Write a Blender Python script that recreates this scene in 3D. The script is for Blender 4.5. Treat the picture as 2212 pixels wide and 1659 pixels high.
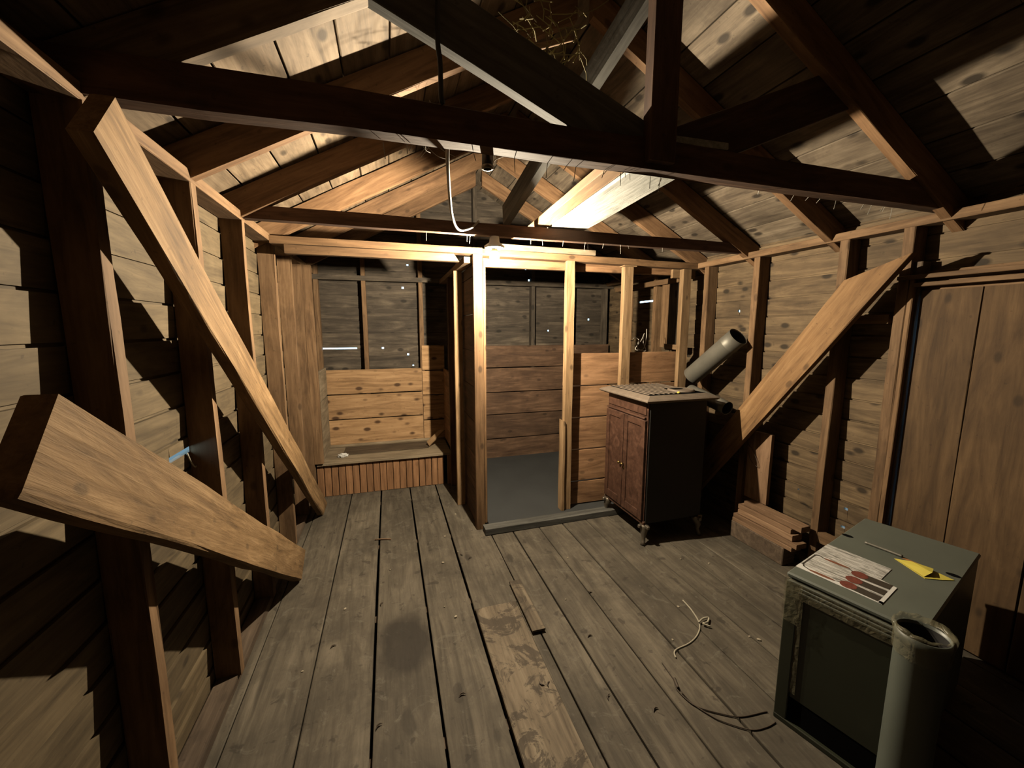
import bpy, bmesh, math, random
from mathutils import Vector, Matrix, noise
random.seed(7)
for o in list(bpy.data.objects):
    bpy.data.objects.remove(o, do_unlink=True)
SC = bpy.context.scene
COL = SC.collection
# ------------------------------------------------------------------ camera
cam_d = bpy.data.cameras.new('camera')
cam_d.sensor_width = 36.0
cam_d.lens = 864.17 / 2212 * 36.0
cam_d.clip_start = 0.02
cam = bpy.data.objects.new('camera', cam_d)
COL.objects.link(cam)
cam.location = (0, 0, 1.6)
cam.rotation_euler = (math.radians(90 - 7.814), 0, math.radians(-17.10))
SC.camera = cam
# ------------------------------------------------------------------ world (pale overcast daylight, seen only through holes and cracks)
w = bpy.data.worlds.new('daylight')
SC.world = w
w.use_nodes = True
w.node_tree.nodes['Background'].inputs[0].default_value = (0.42, 0.74, 1.0, 1)
w.node_tree.nodes['Background'].inputs[1].default_value = 6.0
BULB_STRENGTH = 68000.0
BULB_COLOR = (1.0, 0.85, 0.62)
SC.view_settings.view_transform = 'Standard'
SC.view_settings.look = 'None'
SC.view_settings.gamma = 1.0
SC.view_settings.use_curve_mapping = False
SC.view_settings.exposure = 0.35

# ------------------------------------------------------------------ materials
def new_mat(name):
    m = bpy.data.materials.new(name)
    m.use_nodes = True
    nt = m.node_tree
    b = nt.nodes['Principled BSDF']
    return m, nt, b

def lk(nt, a, b):
    nt.links.new(a, b)

def math_node(nt, op, a, b=None, c=None, clamp=False):
    n = nt.nodes.new('ShaderNodeMath')
    n.operation = op
    n.use_clamp = clamp
    for i, v in enumerate((a, b, c)):
        if v is None:
            continue
        if hasattr(v, 'links'):
            lk(nt, v, n.inputs[i])
        else:
            n.inputs[i].default_value = v
    return n.outputs[0]

def mixc(nt, fac, a, b, mode='MIX'):
    n = nt.nodes.new('ShaderNodeMix')
    n.data_type = 'RGBA'
    n.blend_type = mode
    for s, v in ((n.inputs[0], fac), (n.inputs[6], a), (n.inputs[7], b)):
        if hasattr(v, 'links'):
            lk(nt, v, s)
        elif isinstance(v, (int, float)):
            s.default_value = v
        else:
            s.default_value = (*v, 1)
    return n.outputs[2]

def ramp(nt, fac, stops, interp='LINEAR'):
    n = nt.nodes.new('ShaderNodeValToRGB')
    n.color_ramp.interpolation = interp
    els = n.color_ramp.elements
    while len(els) < len(stops):
        els.new(0.5)
    for e, (p, c) in zip(els, stops):
        e.position = p
        e.color = (*c, 1) if not isinstance(c, (int, float)) else (c, c, c, 1)
    lk(nt, fac, n.inputs[0])
    return n.outputs[0]

def noise_tex(nt, vec, scale, detail=4, rough=0.6, dist=0.0):
    n = nt.nodes.new('ShaderNodeTexNoise')
    n.inputs['Scale'].default_value = scale
    n.inputs['Detail'].default_value = detail
    n.inputs['Roughness'].default_value = rough
    n.inputs['Distortion'].default_value = dist
    lk(nt, vec, n.inputs['Vector'])
    return n.outputs['Fac']

def obj_vec(nt, scale):
    tc = nt.nodes.new('ShaderNodeTexCoord')
    oi = nt.nodes.new('ShaderNodeObjectInfo')
    add = nt.nodes.new('ShaderNodeVectorMath')
    add.operation = 'ADD'
    mul = nt.nodes.new('ShaderNodeVectorMath')
    mul.operation = 'MULTIPLY'
    comb = nt.nodes.new('ShaderNodeCombineXYZ')
    for i, k in enumerate((37.0, 11.0, 23.0)):
        lk(nt, math_node(nt, 'MULTIPLY', oi.outputs['Random'], k), comb.inputs[i])
    lk(nt, tc.outputs['Object'], add.inputs[0])
    lk(nt, comb.outputs[0], add.inputs[1])
    lk(nt, add.outputs[0], mul.inputs[0])
    mul.inputs[1].default_value = scale
    return mul.outputs[0], add.outputs[0], oi.outputs['Random']

def wood(name, dark, mid, light, knots=0.5, blotch=0.35, rough=0.8, vary=0.3, bump=0.25, streak=1.0, knot_col=None, extra=None, gain=1.0, warm=1.0, kscale=1.25, ksize=1.0):
    m, nt, b = new_mat(name)
    K = 0.24
    dark, mid, light = (tuple(c * K * f * gain * (1 + (w - 1) * warm) for c, w in zip(cc, (1.10, 0.95, 0.88))) for cc, f in ((dark, 0.68), (mid, 1.0), (light, 1.22)))
    vs, v, rnd = obj_vec(nt, (1.6, 22.0, 22.0))
    fine = noise_tex(nt, vs, 1.7 * streak, 5, 0.65, 1.0)
    vw = nt.nodes.new('ShaderNodeVectorMath')
    vw.operation = 'MULTIPLY'
    lk(nt, v, vw.inputs[0])
    vw.inputs[1].default_value = (1.3, 9.0, 9.0)
    wide = noise_tex(nt, vw.outputs[0], 1.0, 4, 0.6, 2.2)
    grain = math_node(nt, 'MULTIPLY_ADD', wide, 0.6, math_node(nt, 'MULTIPLY', fine, 0.4))
    col = ramp(nt, grain, [(0.33, dark), (0.5, mid), (0.66, light)])
    # broad weathering blotches of the wood itself
    bl = noise_tex(nt, v, 3.3, 5, 0.62, 0.6)
    blf = ramp(nt, bl, [(0.36, 0.0), (0.66, 1.0)])
    col = mixc(nt, math_node(nt, 'MULTIPLY', blf, blotch), col, tuple(c * 0.45 for c in dark))
    # knots
    vk = nt.nodes.new('ShaderNodeVectorMath')
    vk.operation = 'MULTIPLY'
    lk(nt, v, vk.inputs[0])
    vk.inputs[1].default_value = (3.4, 6.0, 6.0)
    vo = nt.nodes.new('ShaderNodeTexVoronoi')
    vo.inputs['Scale'].default_value = kscale
    lk(nt, vk.outputs[0], vo.inputs['Vector'])
    kf = ramp(nt, vo.outputs['Distance'], [(0.085 * ksize, 1.0), (0.15 * ksize, 0.0)])
    kc = tuple(c * K for c in knot_col) if knot_col else tuple(c * 0.35 for c in dark)
    col = mixc(nt, math_node(nt, 'MULTIPLY', kf, knots), col, kc)
    # fine specks and nail stains
    sp = noise_tex(nt, v, 46, 2, 0.5)
    spf = ramp(nt, sp, [(0.69, 0.0), (0.74, 1.0)])
    col = mixc(nt, math_node(nt, 'MULTIPLY', spf, 0.35), col, tuple(c * 0.4 for c in dark))
    # per board value
    hs = nt.nodes.new('ShaderNodeHueSaturation')
    lk(nt, col, hs.inputs['Color'])
    lk(nt, math_node(nt, 'MULTIPLY_ADD', rnd, vary, 1.0 - vary * 0.5), hs.inputs['Value'])
    col = hs.outputs[0]
    if extra:
        col = extra(nt, col)
    lk(nt, col, b.inputs['Base Color'])
    b.inputs['Roughness'].default_value = rough
    b.inputs['Specular IOR Level'].default_value = 0.25
    bp = nt.nodes.new('ShaderNodeBump')
    bp.inputs['Strength'].default_value = bump
    bp.inputs['Distance'].default_value = 0.006
    lk(nt, math_node(nt, 'ADD', grain, math_node(nt, 'MULTIPLY', bl, 0.8)), bp.inputs['Height'])
    lk(nt, bp.outputs[0], b.inputs['Normal'])
    return m

def floor_extra(nt, col):
    g = nt.nodes.new('ShaderNodeNewGeometry')
    pos = g.outputs['Position']
    # grime and scuffs spread over the boards
    n1 = noise_tex(nt, pos, 2.3, 6, 0.7, 0.4)
    col = mixc(nt, math_node(nt, 'MULTIPLY', ramp(nt, n1, [(0.44, 0.0), (0.66, 1.0)]), 0.75), col, (0.028, 0.023, 0.0165))
    n2 = noise_tex(nt, pos, 7.5, 5, 0.75, 1.5)
    col = mixc(nt, math_node(nt, 'MULTIPLY', ramp(nt, n2, [(0.57, 0.0), (0.72, 1.0)]), 0.65), col, (0.105, 0.094, 0.074))
    n3 = noise_tex(nt, pos, 11, 3, 0.6, 0.5)
    col = mixc(nt, math_node(nt, 'MULTIPLY', ramp(nt, n3, [(0.63, 0.0), (0.68, 1.0)]), 0.6), col, (0.018, 0.014, 0.010))
    # oil stain
    n4 = nt.nodes.new('ShaderNodeTexNoise')
    n4.inputs['Scale'].default_value = 9.0
    lk(nt, pos, n4.inputs['Vector'])
    off = nt.nodes.new('ShaderNodeVectorMath')
    off.operation = 'MULTIPLY_ADD'
    lk(nt, n4.outputs['Color'], off.inputs[0])
    off.inputs[1].default_value = (0.07, 0.10, 0)
    lk(nt, pos, off.inputs[2])
    def spot(cx, cy, rx, ry, amt, col, soft=0.35):
        sub = nt.nodes.new('ShaderNodeVectorMath')
        sub.operation = 'SUBTRACT'
        lk(nt, off.outputs[0], sub.inputs[0])
        sub.inputs[1].default_value = (cx + 0.035, cy + 0.05, 0)
        mu = nt.nodes.new('ShaderNodeVectorMath')
        mu.operation = 'MULTIPLY'
        lk(nt, sub.outputs[0], mu.inputs[0])
        mu.inputs[1].default_value = (1 / rx, 1 / ry, 0)
        ln = nt.nodes.new('ShaderNodeVectorMath')
        ln.operation = 'LENGTH'
        lk(nt, mu.outputs[0], ln.inputs[0])
        f = ramp(nt, ln.outputs['Value'], [(1 - soft, 1.0), (1.0, 0.0)])
        return mixc(nt, math_node(nt, 'MULTIPLY', f, amt), col, (0.0145, 0.011, 0.0078))
    col = spot(0.02, 1.94, 0.145, 0.24, 0.85, col, 0.3)
    col = spot(0.02, 1.50, 0.035, 0.09, 0.5, col)
    col = spot(0.24, 1.57, 0.03, 0.05, 0.5, col, 0.2)
    col = spot(0.48, 2.62, 0.025, 0.06, 0.6, col)
    col = spot(0.76, 2.52, 0.03, 0.05, 0.6, col)
    return col

def patch_extra(nt, col):
    g = nt.nodes.new('ShaderNodeNewGeometry')
    n1 = noise_tex(nt, g.outputs['Position'], 6.5, 6, 0.75, 1.2)
    col = mixc(nt, math_node(nt, 'MULTIPLY', ramp(nt, n1, [(0.5, 0.0), (0.56, 1.0)]), 0.75), col, (0.023, 0.017, 0.0115))
    return col

M = {}
M['deck'] = wood('roof_deck_wood', (0.27, 0.20, 0.12), (0.46, 0.36, 0.235), (0.58, 0.47, 0.32), 0.8, 0.45, vary=0.3, warm=0.6, kscale=1.5, ksize=1.4)
M['deck_r'] = wood('roof_deck_grey_wood', (0.22, 0.17, 0.12), (0.38, 0.31, 0.22), (0.52, 0.44, 0.32), 0.9, 0.5, vary=0.35, warm=0.4, kscale=1.5, ksize=1.5)
M['rafter'] = wood('rafter_wood', (0.31, 0.185, 0.085), (0.47, 0.30, 0.155), (0.56, 0.38, 0.21), 0.6, 0.25)
M['stud'] = wood('stud_wood', (0.29, 0.18, 0.085), (0.45, 0.30, 0.155), (0.55, 0.39, 0.22), 0.5, 0.3, gain=0.85)
M['siding_l'] = wood('left_siding_wood', (0.26, 0.195, 0.105), (0.39, 0.30, 0.165), (0.48, 0.38, 0.22), 0.6, 0.35, gain=0.72, warm=0.5)
M['siding_r'] = wood('right_siding_wood', (0.19, 0.135, 0.075), (0.31, 0.225, 0.125), (0.42, 0.315, 0.18), 0.9, 0.4, kscale=1.7, ksize=1.6, warm=0.5)
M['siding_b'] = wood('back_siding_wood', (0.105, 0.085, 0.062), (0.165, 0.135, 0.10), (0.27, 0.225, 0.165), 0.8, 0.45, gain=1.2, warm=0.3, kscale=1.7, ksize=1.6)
M['pine'] = wood('pine_lining_wood', (0.42, 0.27, 0.125), (0.58, 0.40, 0.21), (0.66, 0.48, 0.27), 0.95, 0.12, knot_col=(0.16, 0.075, 0.03), gain=1.4, kscale=1.8, ksize=1.9)
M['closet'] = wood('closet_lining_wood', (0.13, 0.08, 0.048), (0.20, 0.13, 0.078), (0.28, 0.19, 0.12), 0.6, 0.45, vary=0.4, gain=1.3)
M['partition'] = wood('partition_lining_wood', (0.30, 0.175, 0.085), (0.42, 0.265, 0.14), (0.50, 0.33, 0.19), 0.5, 0.25, gain=1.5)
M['framing'] = wood('pale_framing_wood', (0.43, 0.29, 0.14), (0.60, 0.43, 0.23), (0.70, 0.53, 0.31), 0.7, 0.12)
M['framing_dimmed'] = wood('dimmed_framing_wood', (0.30, 0.19, 0.09), (0.40, 0.26, 0.13), (0.47, 0.32, 0.17), 0.7, 0.15)  # framing wood darkened to offset the strong bulb light beside it
M['brace'] = wood('brace_wood', (0.40, 0.235, 0.095), (0.56, 0.355, 0.155), (0.66, 0.45, 0.22), 0.6, 0.2)
M['rough'] = wood('rough_sawn_wood', (0.40, 0.26, 0.11), (0.60, 0.41, 0.19), (0.76, 0.56, 0.30), 0.5, 0.3, bump=0.9, streak=1.5, gain=0.9, kscale=1.6)
M['tie'] = wood('dark_tie_wood', (0.15, 0.085, 0.05), (0.22, 0.13, 0.08), (0.30, 0.19, 0.12), 0.4, 0.3)
M['floor'] = wood('floor_wood', (0.20, 0.17, 0.125), (0.285, 0.25, 0.185), (0.35, 0.31, 0.235), 0.35, 0.3, vary=0.18, extra=floor_extra, warm=0.35)
M['patch'] = wood('worn_patch_wood', (0.27, 0.205, 0.135), (0.38, 0.30, 0.205), (0.47, 0.385, 0.27), 0.3, 0.3, extra=patch_extra, warm=0.1, gain=1.1)
M['bead'] = wood('beadboard_wood', (0.32, 0.18, 0.085), (0.43, 0.255, 0.13), (0.50, 0.31, 0.165), 0.3, 0.2, vary=0.25, gain=1.45)
M['bench'] = wood('dusty_bench_wood', (0.34, 0.27, 0.17), (0.46, 0.375, 0.25), (0.54, 0.45, 0.31), 0.2, 0.25, gain=1.2, warm=0.4)
M['bench_dark'] = wood('bench_lid_shade_wood', (0.13, 0.10, 0.065), (0.18, 0.145, 0.095), (0.22, 0.18, 0.12), 0.2, 0.2)  # dark tone stands in for the shade of the recessed lid
M['door'] = wood('door_wood', (0.19, 0.105, 0.04), (0.26, 0.155, 0.065), (0.32, 0.20, 0.09), 0.6, 0.3, gain=0.8, warm=0.4)
M['grey_plank'] = wood('grey_plank_wood', (0.17, 0.165, 0.145), (0.26, 0.25, 0.22), (0.33, 0.32, 0.29), 0.2, 0.3, warm=0.0)
M['white_plank'] = wood('whitewashed_wood', (0.55, 0.55, 0.49), (0.74, 0.74, 0.67), (0.84, 0.84, 0.78), 0.1, 0.2, bump=0.8, warm=0.0, gain=1.3)
M['lumber'] = wood('fresh_lumber_wood', (0.37, 0.235, 0.13), (0.52, 0.355, 0.215), (0.62, 0.45, 0.29), 0.3, 0.15)
M['greytimber'] = wood('grey_timber_wood', (0.16, 0.125, 0.09), (0.24, 0.195, 0.14), (0.31, 0.255, 0.19), 0.3, 0.3)
M['mahogany'] = wood('stained_cabinet_wood', (0.105, 0.055, 0.036), (0.165, 0.090, 0.060), (0.23, 0.135, 0.092), 0.0, 0.2, rough=0.5, vary=0.1, bump=0.08)

def plain(name, col, rough=0.6, metal=0.0, noise_amt=0.3, nscale=8.0, spec=0.4, bump=0.1):
    m, nt, b = new_mat(name)
    vs, v, rnd = obj_vec(nt, (1, 1, 1))
    n = noise_tex(nt, v, nscale, 5, 0.65, 0.3)
    col = tuple(x * 0.46 for x in col)
    c = mixc(nt, math_node(nt, 'MULTIPLY', ramp(nt, n, [(0.35, 0.0), (0.7, 1.0)]), noise_amt), col, tuple(x * 0.45 for x in col))
    lk(nt, c, b.inputs['Base Color'])
    b.inputs['Roughness'].default_value = rough
    b.inputs['Metallic'].default_value = metal
    b.inputs['Specular IOR Level'].default_value = spec
    if bump:
        bp = nt.nodes.new('ShaderNodeBump')
        bp.inputs['Strength'].default_value = bump
        bp.inputs['Distance'].default_value = 0.003
        lk(nt, n, bp.inputs['Height'])
        lk(nt, bp.outputs[0], b.inputs['Normal'])
    return m

M['lino'] = plain('grey_linoleum', (0.045, 0.047, 0.047), 0.75, 0, 0.5, 3.0)
M['castiron'] = plain('dusty_cast_iron', (0.24, 0.185, 0.14), 0.6, 0.3, 0.5, 20)
M['nickel'] = plain('tarnished_feet_metal', (0.30, 0.255, 0.20), 0.4, 0.7, 0.5, 25)
M['blackmetal'] = plain('black_sheet_metal', (0.02, 0.019, 0.017), 0.6, 0.2, 0.3, 10)
M['galv'] = plain('grey_stovepipe_metal', (0.22, 0.205, 0.17), 0.5, 0.35, 0.35, 9)
M['pipe_inside'] = plain('black_pipe_inside', (0.02, 0.018, 0.016), 0.9)  # near-black inner wall of the pipes
M['enamel'] = plain('green_grey_enamel', (0.135, 0.15, 0.125), 0.45, 0.0, 0.3, 4, 0.4, 0.04)
M['enamel_dark'] = plain('dark_green_panel', (0.032, 0.036, 0.022), 0.35, 0, 0.35, 5, 0.4, 0.04)
M['recess_shade'] = plain('painted_recess_shade', (0.008, 0.008, 0.008), 1.0, 0, 0.2, spec=0.0)  # black colour stands in for shade inside gaps, slots and holes
M['ceramic'] = plain('white_porcelain', (0.8, 0.78, 0.72), 0.3, 0, 0.1)
M['brown_plastic'] = plain('dark_bakelite', (0.035, 0.028, 0.022), 0.4)
M['cable_white'] = plain('dusty_white_cable', (0.42, 0.40, 0.36), 0.6, 0, 0.4, 30)
M['cable_black'] = plain('black_cable', (0.02, 0.018, 0.016), 0.6)
M['brown_cord'] = plain('brown_cord', (0.075, 0.05, 0.03), 0.7)
M['twine'] = plain('pale_twine', (0.52, 0.47, 0.36), 0.9, 0, 0.4, 40)
M['paper'] = plain('white_paper', (0.72, 0.71, 0.68), 0.8, 0, 0.15)
M['yellow'] = plain('yellow_paper', (0.72, 0.60, 0.085), 0.7, 0, 0.2, 12)
M['orange'] = plain('orange_tag', (0.45, 0.20, 0.06), 0.7)
M['red'] = plain('red_print', (0.22, 0.05, 0.03), 0.6, 0, 0.9, 90)
M['handle_print'] = plain('brown_red_print', (0.22, 0.08, 0.04), 0.6)
M['dark_print'] = plain('dark_brown_print', (0.05, 0.038, 0.025), 0.6, 0, 0.6, 40)
M['web'] = plain('grey_cobweb', (0.45, 0.42, 0.36), 0.9)
M['straw'] = plain('dry_straw', (0.30, 0.25, 0.10), 0.9)
M['soil'] = plain('dark_soil', (0.03, 0.026, 0.02), 0.95)
M['roofing'] = plain('black_roofing_felt', (0.012, 0.011, 0.010), 0.9)
M['brass'] = plain('old_brass', (0.36, 0.25, 0.09), 0.4, 0.8, 0.4, 30)
M['chip'] = plain('pale_wood_chip', (0.48, 0.41, 0.30), 0.9)
M['wirec'] = plain('pale_wire', (0.5, 0.46, 0.40), 0.5)
M['bag'] = plain('grey_board', (0.29, 0.28, 0.25), 0.9)
# printed sheet with a woodgrain picture
def sheet_mat():
    m, nt, b = new_mat('printed_woodgrain_sheet')
    vs, v, rnd = obj_vec(nt, (90, 9, 9))
    n = noise_tex(nt, vs, 1.0, 5, 0.6, 2.0)
    lk(nt, ramp(nt, n, [(0.40, (0.09, 0.086, 0.078)), (0.50, (0.24, 0.232, 0.215)), (0.60, (0.33, 0.32, 0.305))]), b.inputs['Base Color'])
    b.inputs['Roughness'].default_value = 0.6
    return m
M['sheet'] = sheet_mat()
def tape_mat():
    m, nt, b = new_mat('clear_packing_tape')
    b.inputs['Base Color'].default_value = (0.15, 0.135, 0.085, 1)
    b.inputs['Roughness'].default_value = 0.22
    b.inputs['Alpha'].default_value = 0.30
    vs, v, rnd = obj_vec(nt, (1, 1, 1))
    n = noise_tex(nt, v, 35, 4, 0.6, 1.0)
    bp = nt.nodes.new('ShaderNodeBump')
    bp.inputs['Strength'].default_value = 0.8
    bp.inputs['Distance'].default_value = 0.01
    lk(nt, n, bp.inputs['Height'])
    lk(nt, bp.outputs[0], b.inputs['Normal'])
    return m
M['tape'] = tape_mat()
def emit_mat():
    m = bpy.data.materials.new('lit_bulb_glass')
    m.use_nodes = True
    nt = m.node_tree
    nt.nodes.clear()
    e = nt.nodes.new('ShaderNodeEmission')
    e.inputs[0].default_value = (*BULB_COLOR, 1)
    e.inputs[1].default_value = BULB_STRENGTH
    o = nt.nodes.new('ShaderNodeOutputMaterial')
    lk(nt, e.outputs[0], o.inputs[0])
    return m
M['bulb'] = emit_mat()
gm = bpy.data.materials.new('hazy_bulb_glass')
gm.use_nodes = True
gnt = gm.node_tree
gnt.nodes.clear()
g_t = gnt.nodes.new('ShaderNodeBsdfTransparent')
g_d = gnt.nodes.new('ShaderNodeBsdfTranslucent')
g_d.inputs[0].default_value = (0.95, 0.93, 0.88, 1)
g_m = gnt.nodes.new('ShaderNodeMixShader')
g_m.inputs[0].default_value = 0.22
g_o = gnt.nodes.new('ShaderNodeOutputMaterial')
lk(gnt, g_t.outputs[0], g_m.inputs[1])
lk(gnt, g_d.outputs[0], g_m.inputs[2])
lk(gnt, g_m.outputs[0], g_o.inputs[0])
M['glass'] = gm

# ------------------------------------------------------------------ object helpers
def link(name, me, mat, parent=None, mw=None, smooth=False):
    o = bpy.data.objects.new(name, me)
    COL.objects.link(o)
    if mat is not None:
        me.materials.append(M[mat] if isinstance(mat, str) else mat)
    if mw is not None:
        o.matrix_world = mw
    if parent is not None:
        o.parent = parent
        o.matrix_parent_inverse = parent.matrix_basis.inverted()
    if smooth:
        for p in me.polygons:
            p.use_smooth = True
    return o

def empty(name, loc=(0, 0, 0)):
    o = bpy.data.objects.new(name, None)
    o.empty_display_size = 0.1
    COL.objects.link(o)
    o.location = loc
    return o

def tag(o, label, cat, group=None):
    o['label'] = label
    o['category'] = cat
    if group:
        o['group'] = group
    return o

def struct(o):
    o['kind'] = 'structure'
    return o

def basis(p0, p1, up):
    p0 = Vector(p0)
    p1 = Vector(p1)
    x = (p1 - p0).normalized()
    z = Vector(up)
    z = (z - x * z.dot(x)).normalized()
    y = z.cross(x)
    m = Matrix.Identity(4)
    for i in range(3):
        m[i][0] = x[i]
        m[i][1] = y[i]
        m[i][2] = z[i]
    m.translation = (p0 + p1) / 2
    return m

def board_mesh(L, w, t, n=4, wob=0.0015, ch=0.0025, cut0=0.0, cut1=0.0, cup=0.0):
    """length along x, width w along z, thickness t along y; cut = x shift of the end per unit z."""
    prof = [(-t / 2 + ch, -w / 2), (t / 2 - ch, -w / 2), (t / 2, -w / 2 + ch), (t / 2, w / 2 - ch),
            (t / 2 - ch, w / 2), (-t / 2 + ch, w / 2), (-t / 2, w / 2 - ch), (-t / 2, -w / 2 + ch)]
    vs, fs = [], []
    sd = random.random() * 100
    for i in range(n + 1):
        f = i / n
        for k, (y, z) in enumerate(prof):
            x = -L / 2 + L * f
            x += z * (cut0 * (1 - f) + cut1 * f)
            dy = wob * noise.noise((x * 2.1 + sd, k // 2, 0.3)) * 2
            dz = wob * noise.noise((x * 2.7 + sd, k // 2, 5.3)) * 2
            vs.append((x, y + dy, z + dz))
    for i in range(n):
        for k in range(8):
            a = i * 8 + k
            b = i * 8 + (k + 1) % 8
            fs.append((a, a + 8, b + 8, b))
    fs.append(tuple(range(8)))
    fs.append(tuple(n * 8 + k for k in reversed(range(8))))
    me = bpy.data.meshes.new('board')
    me.from_pydata(vs, [], fs)
    me.update()
    return me

def board(name, p0, p1, w, t, mat, parent=None, up=(0, 0, 1), **kw):
    L = (Vector(p1) - Vector(p0)).length
    kw.setdefault('n', max(2, min(10, int(L / 0.35))))
    return link(name, board_mesh(L, w, t, **kw), mat, parent, basis(p0, p1, up))

def mesh_of(bm, name='mesh'):
    me = bpy.data.meshes.new(name)
    bm.normal_update()
    bm.to_mesh(me)
    bm.free()
    return me

def box_bm(bm, lo, hi, bev=0.0):
    lo, hi = Vector(lo), Vector(hi)
    r = bmesh.ops.create_cube(bm, size=1.0)
    c = (lo + hi) / 2
    d = hi - lo
    for v in r['verts']:
        v.co = Vector((v.co.x * d.x, v.co.y * d.y, v.co.z * d.z)) + c
    if bev > 0:
        es = list({e for v in r['verts'] for e in v.link_edges})
        bmesh.ops.bevel(bm, geom=es, offset=bev, segments=1, affect='EDGES', profile=0.5)

def box(name, lo, hi, mat, parent=None, bev=0.004, mw=None):
    c = (Vector(lo) + Vector(hi)) / 2
    bm = bmesh.new()
    box_bm(bm, Vector(lo) - c, Vector(hi) - c, bev)
    t = Matrix.Translation(c)
    return link(name, mesh_of(bm, name), mat, parent, (mw @ t) if mw is not None else t)

def tube_mesh(pts, r, seg=8, closed_ends=True, radii=None):
    pts = [Vector(p) for p in pts]
    vs, fs = [], []
    N = len(pts)
    tan = []
    for i in range(N):
        a = pts[max(0, i - 1)]
        b = pts[min(N - 1, i + 1)]
        tan.append((b - a).normalized())
    ref = Vector((0, 0, 1)) if abs(tan[0].z) < 0.9 else Vector((1, 0, 0))
    u = tan[0].cross(ref).normalized()
    for i in range(N):
        u = (u - tan[i] * u.dot(tan[i])).normalized()
        v = tan[i].cross(u)
        rr = radii[i] if radii else r
        for k in range(seg):
            a = 2 * math.pi * k / seg
            vs.append(pts[i] + (u * math.cos(a) + v * math.sin(a)) * rr)
    for i in range(N - 1):
        for k in range(seg):
            a = i * seg + k
            b = i * seg + (k + 1) % seg
            fs.append((a, b, b + seg, a + seg))
    if closed_ends:
        fs.append(tuple(reversed(range(seg))))
        fs.append(tuple((N - 1) * seg + k for k in range(seg)))
    me = bpy.data.meshes.new('tube')
    me.from_pydata(vs, [], fs)
    me.update()
    return me

def smooth_path(pts, sub=6):
    pts = [Vector(p) for p in pts]
    out = []
    for i in range(len(pts) - 1):
        p0 = pts[max(0, i - 1)]
        p1, p2 = pts[i], pts[i + 1]
        p3 = pts[min(len(pts) - 1, i + 2)]
        for k in range(sub):
            t = k / sub
            out.append(0.5 * ((2 * p1) + (p2 - p0) * t + (2 * p0 - 5 * p1 + 4 * p2 - p3) * t * t + (3 * p1 - p0 - 3 * p2 + p3) * t ** 3))
    out.append(pts[-1])
    return out

def cord(name, pts, r, mat, parent=None, sub=6, seg=6):
    P = smooth_path(pts, sub)
    c = P[0].copy()
    return link(name, tube_mesh([p - c for p in P], r, seg), mat, parent, Matrix.Translation(c), True)

def lathe(name, prof, mat, parent=None, mw=None, seg=24, smooth=True):
    vs, fs = [], []
    for r, z in prof:
        for k in range(seg):
            a = 2 * math.pi * k / seg
            vs.append((r * math.cos(a), r * math.sin(a), z))
    for i in range(len(prof) - 1):
        for k in range(seg):
            a = i * seg + k
            b = i * seg + (k + 1) % seg
            fs.append((a, b, b + seg, a + seg))
    me = bpy.data.meshes.new(name)
    me.from_pydata(vs, [], fs)
    me.update()
    return link(name, me, mat, parent, mw or Matrix.Identity(4), smooth)

# ------------------------------------------------------------------ room constants
XL, XR = -0.80, 2.75           # inner faces of the side wall siding
YB, YF = 4.68, -2.60           # inner faces of back and front siding
SL = 0.54                      # roof slope
RB_L = lambda x: 2.17 + SL * (x + 0.705)     # underside of left rafters
RB_R = lambda x: 2.14 + SL * (2.65 - x)      # underside of right rafters
XC = (2.14 + SL * 2.65 - 2.17 - SL * 0.705) / (2 * SL)
DECK = 0.155                   # deck underside above rafter underside (vertical)
EXP = 0.132                    # siding exposure

def roof_z(x):
    return (RB_L(x) if x < XC else RB_R(x)) + DECK

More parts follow.
